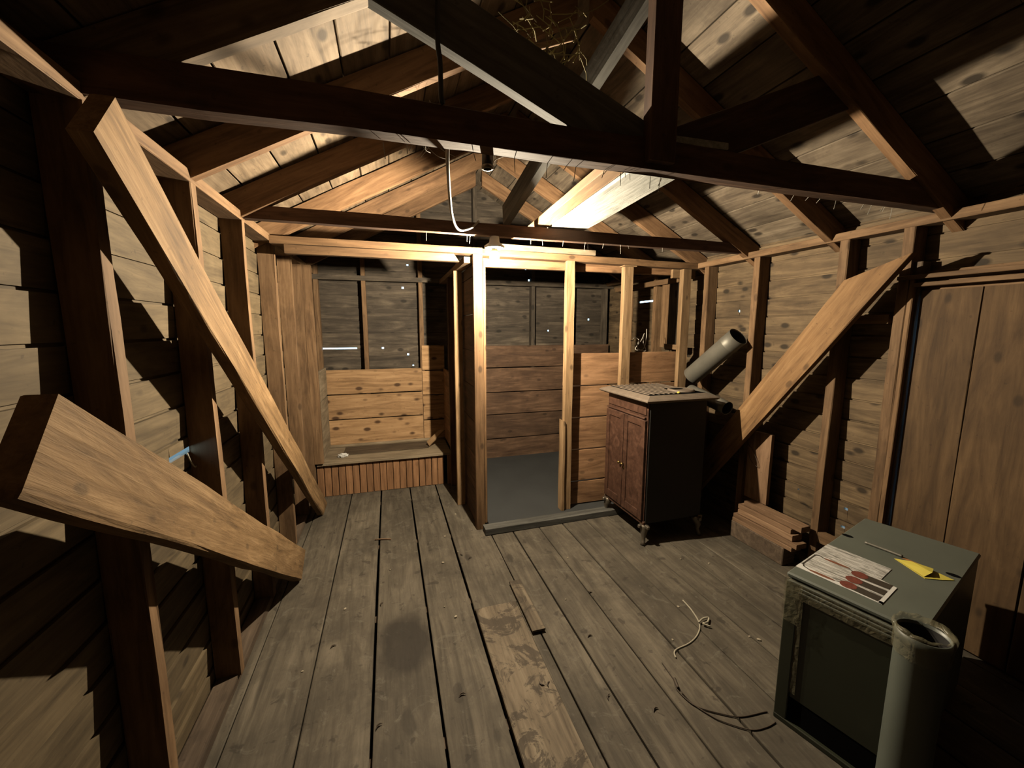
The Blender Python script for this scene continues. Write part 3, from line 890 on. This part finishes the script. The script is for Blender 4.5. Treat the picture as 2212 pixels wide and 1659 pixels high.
board('moulding', (x0 - 0.022, y0 + 0.02, 0.958), (x0 - 0.022, y1 - 0.01, 0.958), 0.014, 0.018, 'mahogany', st, n=8, ch=0.004)
box('drawer_front', (x0 - 0.020, y0 + 0.02, 0.982), (x0 - 0.012, y1 - 0.02, 1.070), 'mahogany', st, bev=0.003)
box('plinth', (x0 - 0.018, y0 - 0.006, 0.150), (x0 + 0.01, y1, 0.178), 'mahogany', st, bev=0.004)
# top: stepped rim, ribs, round lid
def frustum(name, lo, hi, z0, z1, inset, mat, parent):
    c = Vector(((lo[0] + hi[0]) / 2, (lo[1] + hi[1]) / 2, z0))
    vs = []
    for (z, i) in ((0, 0.012), (0.010, 0), (0.018, 0), (0.026, 0.012), (z1 - z0, inset)):
        for sx, sy in ((0, 0), (1, 0), (1, 1), (0, 1)):
            xx = (lo[0] + i) if sx == 0 else (hi[0] - i)
            yy = (lo[1] + i) if sy == 0 else (hi[1] - i)
            vs.append(Vector((xx, yy, z0 + z)) - c)
    fs = [(3, 2, 1, 0)]
    for r in range(4):
        for k in range(4):
            a, b = r * 4 + k, r * 4 + (k + 1) % 4
            fs.append((a, b, b + 4, a + 4))
    fs.append((16, 17, 18, 19))
    me = bpy.data.meshes.new(name)
    me.from_pydata(vs, [], fs)
    me.update()
    return link(name, me, mat, parent, Matrix.Translation(c))
top = frustum('top_rim', (x0 - 0.075, y0 - 0.07), (x1 + 0.05, y1 + 0.05), 1.082, 1.128, 0.06, 'castiron', st)
box('grille_gap_shade', (x0 - 0.008, y0 + 0.0, 1.127), (x1 - 0.015, y1 - 0.01, 1.1295), 'recess_shade', top, 0.0005)  # black plate paints the shade between the ribs
for i in range(11):
    xx = x0 + 0.008 + i * 0.043
    ya_ = y0 + (0.02 if i < 7 else 0.245)
    board('rib', (xx, ya_, 1.1325), (xx, y1 - 0.02, 1.1325), 0.015, 0.006, 'castiron', top, up=(1, 0, 0), n=2, wob=0.0006, ch=0.0015)
lathe('round_lid', [(0.0, 0.010), (0.06, 0.010), (0.078, 0.008), (0.085, 0.014), (0.095, 0.012), (0.10, 0.0)], 'castiron', top, Matrix.Translation((2.14, y0 + 0.13, 1.132)), seg=28)
lathe('lid_slot', [(0.0, 0.002), (0.03, 0.002), (0.032, 0.0)], 'recess_shade', top, Matrix.Translation((2.11, y0 + 0.15, 1.1425)) @ Matrix.Scale(2.0, 4, (1, 0, 0)), seg=12)
# feet
def foot(cx, cy, sx, sy):
    pts = [(0.0, 0.0, 0.150), (0.0, 0.0, 0.12), (0.012, 0.012, 0.085), (0.010, 0.010, 0.05), (0.016, 0.016, 0.022), (0.022, 0.022, 0.0)]
    rad = [0.036, 0.032, 0.024, 0.014, 0.015, 0.020]
    P = [Vector((-sx * a, -sy * b, c)) for a, b, c in pts]
    me = tube_mesh(P, 0.02, 10, True, rad)
    f = link('foot', me, 'nickel', st, Matrix.Translation((cx, cy, 0.0)), True)
    bm = bmesh.new()
    box_bm(bm, (-0.055 if sx > 0 else -0.018, -0.012, 0), (0.018 if sx > 0 else 0.055, 0.012, 0.028), 0.006)
    box_bm(bm, (-0.012, -0.055 if sy > 0 else -0.018, 0), (0.012, 0.018 if sy > 0 else 0.055, 0.028), 0.006)
    link('foot_bracket', mesh_of(bm), 'nickel', f, Matrix.Translation((cx, cy, 0.128)))
for cx, sx in ((x0 + 0.006, 1), (x1 - 0.02, -1)):
    for cy, sy in ((y0 + 0.012, 1), (y1 - 0.02, -1)):
        foot(cx, cy, -sx * -1 if False else sx, sy)
bm = bmesh.new()
bmesh.ops.create_uvsphere(bm, u_segments=8, v_segments=6, radius=0.012)
o = link('plastic_scrap', mesh_of(bm), 'yellow', None, Matrix.Translation((2.03, y0 + 0.022, 1.1365)) @ Matrix.Scale(0.7, 4, (0, 0, 1)), True)
tag(o, 'small yellow plastic scrap lying on the stove top', 'scrap')

# ------------------------------------------------------------------ stove pipes
def pipe(name, a, b, r, label, seam=True):
    a, b = Vector(a), Vector(b)
    L = (b - a).length
    mw = basis(a, b, (0, 0, 1))
    mw.translation = a
    rot = mw @ Matrix.Rotation(math.pi / 2, 4, 'Y')
    e = empty(name, a)
    tag(e, label, 'pipe')
    lathe('pipe_shell', [(r * 0.97, 0.0), (r, 0.004), (r, L * 0.80), (r * 1.03, L * 0.81), (r * 1.03, L * 0.825), (r, L * 0.835), (r, L), (r * 0.965, L), (r * 0.965, L * 0.02)], 'galv', e, rot, seg=32)
    lathe('pipe_lining', [(r * 0.955, L * 0.985), (r * 0.955, 0.015), (0.0, 0.015)], 'pipe_inside', e, rot, seg=24)
    return e
pipe('stovepipe', (2.50, 2.835, 1.195), (2.565, 2.44, 1.545), 0.077, 'dull grey stovepipe length tilted up above the stove')
pipe('stovepipe', (2.425, 2.755, 1.085), (2.435, 2.365, 1.005), 0.052, 'short grey stovepipe resting between the stove top and the orange brace')

# ------------------------------------------------------------------ lumber by the right wall
o = box('timber_block', (2.50, 1.88, 0.0), (2.615, 2.315, 0.128), 'greytimber', None, 0.005)
tag(o, 'grey squared timber lying on the floor under the stacked lumber', 'timber')
stack = [(2.545, 2.305, 1.83, 0.143, 0.09, 0.030, 'lowest'), (2.548, 2.30, 1.80, 0.176, 0.09, 0.034, 'second'), (2.556, 2.27, 1.84, 0.216, 0.09, 0.040, 'third'), (2.56, 2.28, 1.86, 0.254, 0.08, 0.034, 'fourth'), (2.572, 2.24, 1.80, 0.292, 0.08, 0.038, 'topmost')]
for (cx, ya, yb, zc, wd, th, nm) in stack:
    o = board('lumber_board', (cx, ya, zc), (cx + 0.005, yb, zc), th, wd, 'lumber', None, n=4, wob=0.001)
    tag(o, nm + ' short board in the lumber stack on the grey timber', 'board', 'stacked lumber by the right wall')
me = bpy.data.meshes.new('upright_board')
P = [(-0.095, -0.26), (0.095, -0.26), (0.095, 0.19), (0.045, 0.265), (-0.095, 0.27)]
vs = [(x_, y_, z_) for y_ in (-0.013, 0.013) for x_, z_ in P]
fs = [tuple(range(5)), tuple(reversed(range(5, 10)))] + [(i, 5 + i, 5 + (i + 1) % 5, (i + 1) % 5) for i in range(5)]
me.from_pydata([(z_, y_, x_) for x_, y_, z_ in vs], [], fs)
me.update()
mwu = Matrix(((0, 1, 0, 2.628), (0, 0, 1, 2.225), (1, 0, 0, 0.572), (0, 0, 0, 1)))
bm = bmesh.new()
bm.from_mesh(me)
bmesh.ops.recalc_face_normals(bm, faces=bm.faces)
bm.to_mesh(me)
bm.free()
o = link('upright_board', me, 'lumber', None, mwu)
tag(o, 'short upright board with clipped corner standing on the lumber stack', 'board')
o = cord('bent_wire', [(2.605, 2.31, 0.70), (2.600, 2.28, 0.62), (2.602, 2.22, 0.58), (2.602, 2.21, 0.60), (2.602, 2.27, 0.70), (2.602, 2.30, 0.72), (2.604, 2.33, 0.78)], 0.002, 'brown_cord')
tag(o, 'thin bent wire hooked on the upright board', 'wire')

# ------------------------------------------------------------------ metal heater cabinet, bottom right
ang = math.atan2(0.271, 0.963)
HB_M = Matrix.Translation((1.484, 1.086, 0)) @ Matrix.Rotation(ang, 4, 'Z')      # local x = into the room side, local -y = towards the pipe
hc = empty('heater_cabinet', (1.484, 1.086, 0))
tag(hc, 'green grey metal heater cabinet with taped dark front panel', 'cabinet')
LX, LY, LZ = 0.835, 0.385, 0.645
def lbox(name, lo, hi, mat, parent, bev=0.004):
    return box(name, lo, hi, mat, parent, bev, HB_M)
lbox('cabinet_body', (0.012, -LY, 0.012), (LX, -0.0, LZ - 0.02), 'enamel', hc)
lbox('cabinet_top', (-0.004, -LY - 0.004, LZ - 0.02), (LX + 0.004, 0.004, LZ), 'enamel', hc, 0.006)
lbox('frame_upright', (-0.010, -0.045, 0.0), (0.012, 0.0, LZ - 0.03), 'enamel_dark', hc, 0.003)
lbox('frame_upright', (-0.010, -LY, 0.0), (0.012, -LY + 0.05, LZ - 0.03), 'enamel_dark', hc, 0.003)
lbox('front_panel', (0.0, -LY + 0.05, 0.125), (0.012, -0.045, LZ - 0.075), 'enamel_dark', hc, 0.002)
lbox('base_recess', (0.002, -LY + 0.05, 0.02), (0.012, -0.045, 0.125), 'recess_shade', hc, 0.001)
lbox('base_rail', (-0.012, -LY, 0.0), (0.012, -0.0, 0.022), 'enamel_dark', hc, 0.003)
for i in range(3):
    lbox('louvre', (-0.010, -LY + 0.01, LZ - 0.036 - i * 0.016), (0.012, -0.008, LZ - 0.025 - i * 0.016), 'enamel', hc, 0.003)
for (u, v) in ((0.543, 0.019), (0.517, 0.362)):
    lathe('top_hole', [(0.0, 0.0004), (0.013, 0.0004), (0.014, 0.0)], 'recess_shade', hc, HB_M @ Matrix.Translation((u, -v, LZ)) @ Matrix.Scale(1.6, 4, (0, 1, 0)), seg=14)  # flat black disc shows the shade inside the hole
# packing tape: wrinkled strips a little proud of the steel
def tape(name, corners, nx, ny, amp, parent):
    a, b, c, d = [Vector(p) for p in corners]
    nrm = (b - a).cross(d - a).normalized()
    vs, fs = [], []
    sd = random.random() * 50
    for j in range(ny + 1):
        for i in range(nx + 1):
            s, t = i / nx, j / ny
            p = a.lerp(b, s).lerp(d.lerp(c, s), t)
            p = p + nrm * (0.003 + amp * abs(noise.noise((s * 7 + sd, t * 7, 0.5))))
            vs.append(p)
    for j in range(ny):
        for i in range(nx):
            k = j * (nx + 1) + i
            fs.append((k, k + 1, k + nx + 2, k + nx + 1))
    ctr = (a + c) / 2
    me = bpy.data.meshes.new(name)
    me.from_pydata([v - ctr for v in vs], [], fs)
    me.update()
    return link(name, me, 'tape', parent, HB_M @ Matrix.Translation(ctr), True)
def F(v, z, x=-0.012):
    return (x, -v, z)
tape('tape_strip', [F(0.0, 0.56), F(0.345, 0.56), F(0.345, 0.632), F(0.0, 0.632)], 26, 6, 0.006, hc)
tape('tape_strip', [F(-0.004, 0.45), F(0.055, 0.45), F(0.06, 0.63), F(-0.004, 0.63)], 8, 14, 0.008, hc)
tape('tape_strip', [F(0.045, 0.15, -0.003), F(0.066, 0.15, -0.003), F(0.062, 0.57, -0.004), F(0.038, 0.57, -0.004)], 4, 22, 0.004, hc)
# printed sheet on top: outline in (u, v), picture pieces as flat print
ps = empty('printed_sheet', HB_M @ Vector((0.2, -0.12, LZ)))
tag(ps, 'white printed card with red skewer pictures on the heater cabinet', 'card')
def flat(name, poly, h, th, mat, parent):
    c = Vector((sum(p[0] for p in poly) / len(poly), -sum(p[1] for p in poly) / len(poly), LZ + 0.0006 + h))
    vs = [Vector((u, -v, LZ + 0.0006 + h)) - c for u, v in poly] + [Vector((u, -v, LZ + 0.0006 + h + th)) - c for u, v in poly]
    n = len(poly)
    fs = [tuple(range(n)), tuple(range(n, 2 * n))] + [(i, (i + 1) % n, n + (i + 1) % n, n + i) for i in range(n)]
    me = bpy.data.meshes.new(name)
    me.from_pydata(vs, [], fs)
    bm = bmesh.new()
    bm.from_mesh(me)
    bmesh.ops.recalc_face_normals(bm, faces=bm.faces)
    bm.to_mesh(me)
    bm.free()
    return link(name, me, mat, parent, HB_M @ Matrix.Translation(c))
S = flat('card', [(0.062, 0.0), (0.375, 0.0), (0.362, 0.218), (0.239, 0.218), (0.222, 0.268), (0.058, 0.268)], 0.0, 0.0015, 'sheet', ps)
flat('card_edge_print', [(0.062, 0.0), (0.10, 0.0), (0.075, 0.268), (0.058, 0.268)], 0.0016, 0.0003, 'paper', ps)
flat('card_edge_print', [(0.222, 0.268), (0.224, 0.258), (0.060, 0.257), (0.058, 0.268)], 0.0016, 0.0003, 'paper', ps)
def stroke(pts, wd, h, mat, name):
    for (a, b) in zip(pts[:-1], pts[1:]):
        a, b = Vector((*a, 0)), Vector((*b, 0))
        d = (b - a).normalized()
        n = Vector((-d.y, d.x, 0)) * wd / 2
        a2, b2 = a - d * wd * 0.4, b + d * wd * 0.4
        flat(name, [(a2 + n)[:2], (b2 + n)[:2], (b2 - n)[:2], (a2 - n)[:2]], h, 0.0002, mat, ps)
stroke([(0.224, 0.04), (0.232, 0.018), (0.222, 0.008), (0.108, 0.008), (0.09, 0.018), (0.080, 0.04)], 0.005, 0.0022, 'dark_print', 'outline_print')
def blob(cu, cv, ru, rv, h, mat, name):
    flat(name, [(cu + ru * math.cos(2 * math.pi * i / 14), cv + rv * math.sin(2 * math.pi * i / 14)) for i in range(14)], h, 0.0002, mat, ps)
for u in (0.224, 0.079):
    blob(u, 0.082, 0.0085, 0.045, 0.0022, 'handle_print', 'handle_print')
    stroke([(u, 0.122), (u - 0.012 if u > 0.1 else u + 0.008, 0.14)], 0.003, 0.0022, 'dark_print', 'outline_print')
for u0, u1 in ((0.204, 0.206), (0.146, 0.145), (0.090, 0.085)):
    flat('shadow_print', [(u0 - 0.021, 0.16), (u0 + 0.021, 0.16), (u1 + 0.021, 0.255), (u1 - 0.021, 0.255)], 0.0022, 0.0002, 'dark_print', ps)
    blob(u0, 0.163, 0.026, 0.026, 0.0026, 'red', 'red_print')
# yellow folded booklet, orange tag, thin rod
yb = empty('yellow_leaflet', HB_M @ Vector((0.45, -0.29, LZ)))
tag(yb, 'folded yellow leaflet lying on the heater cabinet', 'leaflet')
flat('lower_leaf', [(0.472, 0.199), (0.39, 0.307), (0.43, 0.345), (0.468, 0.372), (0.486, 0.316)], 0.0, 0.002, 'yellow', yb)
me = bpy.data.meshes.new('upper_leaf')
vs = [Vector((u, -v, LZ + h)) for u, v, h in ((0.47, 0.203, 0.004), (0.397, 0.303, 0.004), (0.43, 0.318, 0.018), (0.483, 0.312, 0.012), (0.476, 0.25, 0.014))]
c = vs[0].copy()
me.from_pydata([v - c for v in vs], [], [(0, 1, 2), (0, 2, 4), (4, 2, 3)])
me.update()
link('upper_leaf', me, 'yellow', yb, HB_M @ Matrix.Translation(c))
o = flat('paper_tag', [(0.505, 0.215), (0.515, 0.23), (0.502, 0.29), (0.490, 0.285)], 0.0, 0.001, 'orange', None)
tag(o, 'small faded orange tag beside the yellow leaflet', 'tag')
P = [HB_M @ Vector((0.522, -0.088, LZ + 0.006)), HB_M @ Vector((0.518, -0.16, LZ + 0.006)), HB_M @ Vector((0.512, -0.215, LZ + 0.006))]
o = cord('thin_rod', P, 0.006, 'galv')
tag(o, 'thin grey rod lying on top of the heater cabinet', 'rod')
# standing pipe wrapped in plastic
sp = empty('standing_pipe', (1.503, 0.678, 0))
tag(sp, 'upright grey pipe with plastic wrapped rim beside the heater cabinet', 'pipe')
PC = Matrix.Translation((1.503, 0.678, 0.0))
lathe('pipe_shell', [(0.060, 0.0), (0.060, 0.66), (0.063, 0.67), (0.063, 0.695), (0.059, 0.695), (0.058, 0.67), (0.058, 0.02)], 'enamel', sp, PC, seg=36)
lathe('pipe_lining', [(0.0575, 0.685), (0.0575, 0.02), (0.0, 0.02)], 'pipe_inside', sp, PC, seg=28)
vs, fs = [], []
seg = 44
rows = [(0.064, 0.625), (0.065, 0.650), (0.066, 0.675), (0.071, 0.702), (0.066, 0.714), (0.055, 0.700)]
for r_, z_ in rows:
    for k in range(seg):
        a = 2 * math.pi * k / seg
        rr = r_ + 0.003 * noise.noise((math.cos(a) * 4, math.sin(a) * 4, z_ * 30))
        vs.append((rr * math.cos(a), rr * math.sin(a), z_ + 0.006 * noise.noise((math.cos(a) * 3, math.sin(a) * 3, 9.1))))
for i in range(len(rows) - 1):
    for k in range(seg):
        a, b = i * seg + k, i * seg + (k + 1) % seg
        fs.append((a, b, b + seg, a + seg))
me = bpy.data.meshes.new('plastic_wrap')
me.from_pydata(vs, [], fs)
me.update()
link('plastic_wrap', me, 'tape', sp, PC, True)

o = cord('string_loop', [(-0.793, 1.875, 1.105), (-0.785, 1.885, 1.06), (-0.783, 1.91, 1.035), (-0.785, 1.93, 1.06), (-0.793, 1.938, 1.105)], 0.003, 'twine')
tag(o, 'small loop of pale string hanging from the bright crack in the left wall', 'string')
# ------------------------------------------------------------------ floor litter
o = board('wood_strip', (0.707, 2.238, 0.013), (0.703, 1.80, 0.013), 0.075, 0.012, 'patch', None, up=(1, 0, 0), n=4)
tag(o, 'thin worn wood strip lying beside the floor patch', 'strip')
o = cord('twine', [(1.611, 1.785, 0.004), (1.60, 1.70, 0.004), (1.565, 1.60, 0.004), (1.50, 1.54, 0.004), (1.418, 1.504, 0.004), (1.33, 1.49, 0.004), (1.30, 1.475, 0.004), (1.286, 1.447, 0.004)], 0.004, 'twine')
tag(o, 'pale twine lying on the floor in front of the stove', 'twine')
o = cord('twine_knot', [(1.56, 1.60, 0.013), (1.60, 1.615, 0.015), (1.64, 1.616, 0.010), (1.61, 1.59, 0.012), (1.575, 1.585, 0.014), (1.60, 1.56, 0.010)], 0.005, 'twine')
tag(o, 'frayed knot of pale string lying over the long twine', 'string')
oc = empty('old_cord', (1.20, 1.30, 0.0))
tag(oc, 'dark brown frayed cord curling on the floor beside the heater cabinet', 'cord')
cord('long_strand', [(1.202, 1.442, 0.004), (1.197, 1.39, 0.004), (1.191, 1.346, 0.005), (1.172, 1.301, 0.004), (1.18, 1.24, 0.004), (1.202, 1.20, 0.004), (1.27, 1.15, 0.004), (1.338, 1.115, 0.004), (1.448, 1.103, 0.004), (1.462, 1.10, 0.004)], 0.0028, 'brown_cord', oc)
cord('loop_strand', [(1.180, 1.285, 0.009), (1.19, 1.22, 0.004), (1.22, 1.16, 0.004), (1.249, 1.122, 0.004), (1.328, 1.061, 0.004), (1.40, 1.05, 0.004), (1.455, 1.055, 0.004)], 0.0025, 'brown_cord', oc)
cord('plug', [(1.195, 1.345, 0.010), (1.188, 1.33, 0.010), (1.178, 1.30, 0.009)], 0.007, 'brown_cord', oc)
o = cord('twig', [(-0.158, 3.05, 0.005), (-0.10, 3.04, 0.006), (-0.04, 3.021, 0.005)], 0.005, 'lumber')
tag(o, 'small reddish stick lying across a floor gap', 'stick')
chips = [(0.50, 3.30), (0.36, 2.95), (0.42, 2.70), (0.30, 2.60), (0.62, 2.85), (1.9, 2.15), (1.75, 1.45), (1.78, 1.42), (1.66, 1.14), (1.55, 1.75), (0.25, 2.15), (0.30, 2.05), (-0.30, 2.3), (-0.45, 1.9), (2.05, 2.05), (1.35, 1.55), (0.95, 2.0), (-0.05, 2.62), (0.55, 3.6), (1.15, 2.4)]
for i, (cx, cy) in enumerate(chips):
    bm = bmesh.new()
    bmesh.ops.create_icosphere(bm, subdivisions=1, radius=1.0)
    s = random.uniform(0.003, 0.008) * (1.3 if i in (6, 7, 8) else 1)
    for v in bm.verts:
        v.co = Vector((v.co.x * s * 1.4, v.co.y * s, v.co.z * 0.003 * (1 + noise.noise(v.co * 3))))
    o = link('wood_chip', mesh_of(bm), 'chip', None, Matrix.Translation((cx, cy, 0.002)) @ Matrix.Rotation(random.random() * 3, 4, 'Z'))
    tag(o, 'tiny pale wood chip lying on the floorboards', 'chip', 'wood chips scattered on the floor')

for (cx, cy, a) in ((0.49, 2.60, 0.4), (-0.10, 2.28, 1.2), (-0.33, 2.02, 0.5), (0.25, 1.56, 0.1), (0.60, 1.50, 2.2), (0.63, 1.49, 1.1), (0.95, 1.70, 0.2), (0.86, 1.36, 0.9), (1.12, 2.02, 2.4), (-0.10, 1.52, 0.7), (0.44, 2.66, 1.9), (1.02, 1.25, 0.3)):
    zt = 0.0075 if 0.41 < cx < 0.66 and cy < 2.07 else 0.0015
    pts = [Vector((-0.016, -0.004, 0)), Vector((-0.004, 0.003, 0.002)), Vector((0.006, 0.002, 0.002)), Vector((0.015, -0.005, 0))]
    o = link('bark_crumb', tube_mesh(pts, 0.003, 5, True, [0.001, 0.004, 0.0035, 0.001]), 'brown_cord', None, Matrix.Translation((cx, cy, zt + 0.001)) @ Matrix.Rotation(a, 4, 'Z'))
    tag(o, 'tiny dark curled bark crumb on the floorboards', 'crumb', 'bark crumbs scattered on the floor')

# ------------------------------------------------------------------ closet wire, straw, cobwebs
o = cord('wire_coil', [(1.99, 3.062, 1.50), (2.08, 3.10, 1.50), (2.16, 3.20, 1.52), (2.22, 3.22, 1.50), (2.14, 3.12, 1.43), (2.20, 3.08, 1.406), (2.27, 3.22, 1.48), (2.30, 3.25, 1.56), (2.25, 3.22, 1.50), (2.16, 3.18, 1.42), (2.24, 3.18, 1.415), (2.30, 3.22, 1.50), (2.33, 3.26, 1.60)], 0.004, 'wirec')
tag(o, 'loose coil of pale wire hanging over the partition lining boards', 'wire')
o = cord('dry_stick', [(0.55, 1.545, 2.63), (0.63, 1.55, 2.665), (0.72, 1.555, 2.705)], 0.011, 'stud', sub=4)
tag(o, 'dry stick lodged with the straw above the truss strut', 'stick')
bm_v, bm_f = [], []
me_all = bmesh.new()
for i in range(60):
    p = Vector((random.uniform(0.46, 0.72), random.uniform(1.41, 1.45), random.uniform(2.54, 2.72)))
    d = Vector((random.uniform(-1, 1), random.uniform(-0.5, 0.5), random.uniform(-1.3, 0.4))).normalized() * random.uniform(0.04, 0.13)
    tm = tube_mesh([p - Vector((0.6, 1.45, 2.6)), p + d * 0.5 + Vector((0.01, 0, 0)) - Vector((0.6, 1.45, 2.6)), p + d - Vector((0.6, 1.45, 2.6))], 0.0018, 4)
    me_all.from_mesh(tm)
    bpy.data.meshes.remove(tm)
o = link('straw', mesh_of(me_all), 'straw', None, Matrix.Translation((0.6, 1.45, 2.6)))
tag(o, 'loose dry straw of an old nest caught above the truss strut', 'straw')
o['kind'] = 'stuff'
me_all = bmesh.new()
def web(p, q, r=0.0012, sag=0.02):
    p, q = Vector(p), Vector(q)
    mid = (p + q) / 2 + Vector((0, 0, -sag))
    tm = tube_mesh(smooth_path([p, mid, q], 5), r, 4)
    me_all.from_mesh(tm)
    bpy.data.meshes.remove(tm)
for i in range(26):
    x_ = random.uniform(0.0, 2.4)
    web((x_, 1.40, 2.18), (x_ + random.uniform(-0.01, 0.01), 1.41, 2.18 - random.uniform(0.01, 0.05)), 0.0014, 0)
for i in range(12):
    x_ = random.uniform(0.05, 1.9)
    x_ = x_ if abs(x_ - 0.66) > 0.12 else x_ + 0.3
    web((x_, 2.50, 2.172), (x_ + random.uniform(-0.01, 0.01), 2.50, 2.172 - random.uniform(0.02, 0.06)), 0.0009, 0)
for i in range(14):
    p = Vector((random.uniform(0.15, 0.35), 2.0, random.uniform(2.45, 2.6)))
    web(p, p + Vector((random.uniform(-0.15, 0.15), 0.05, random.uniform(-0.15, 0.1))), 0.0010, 0.02)
o = link('cobweb', mesh_of(me_all), 'web', None, None)
tag(o, 'dusty cobweb threads hanging from the tie beams', 'cobweb')
o['kind'] = 'stuff'
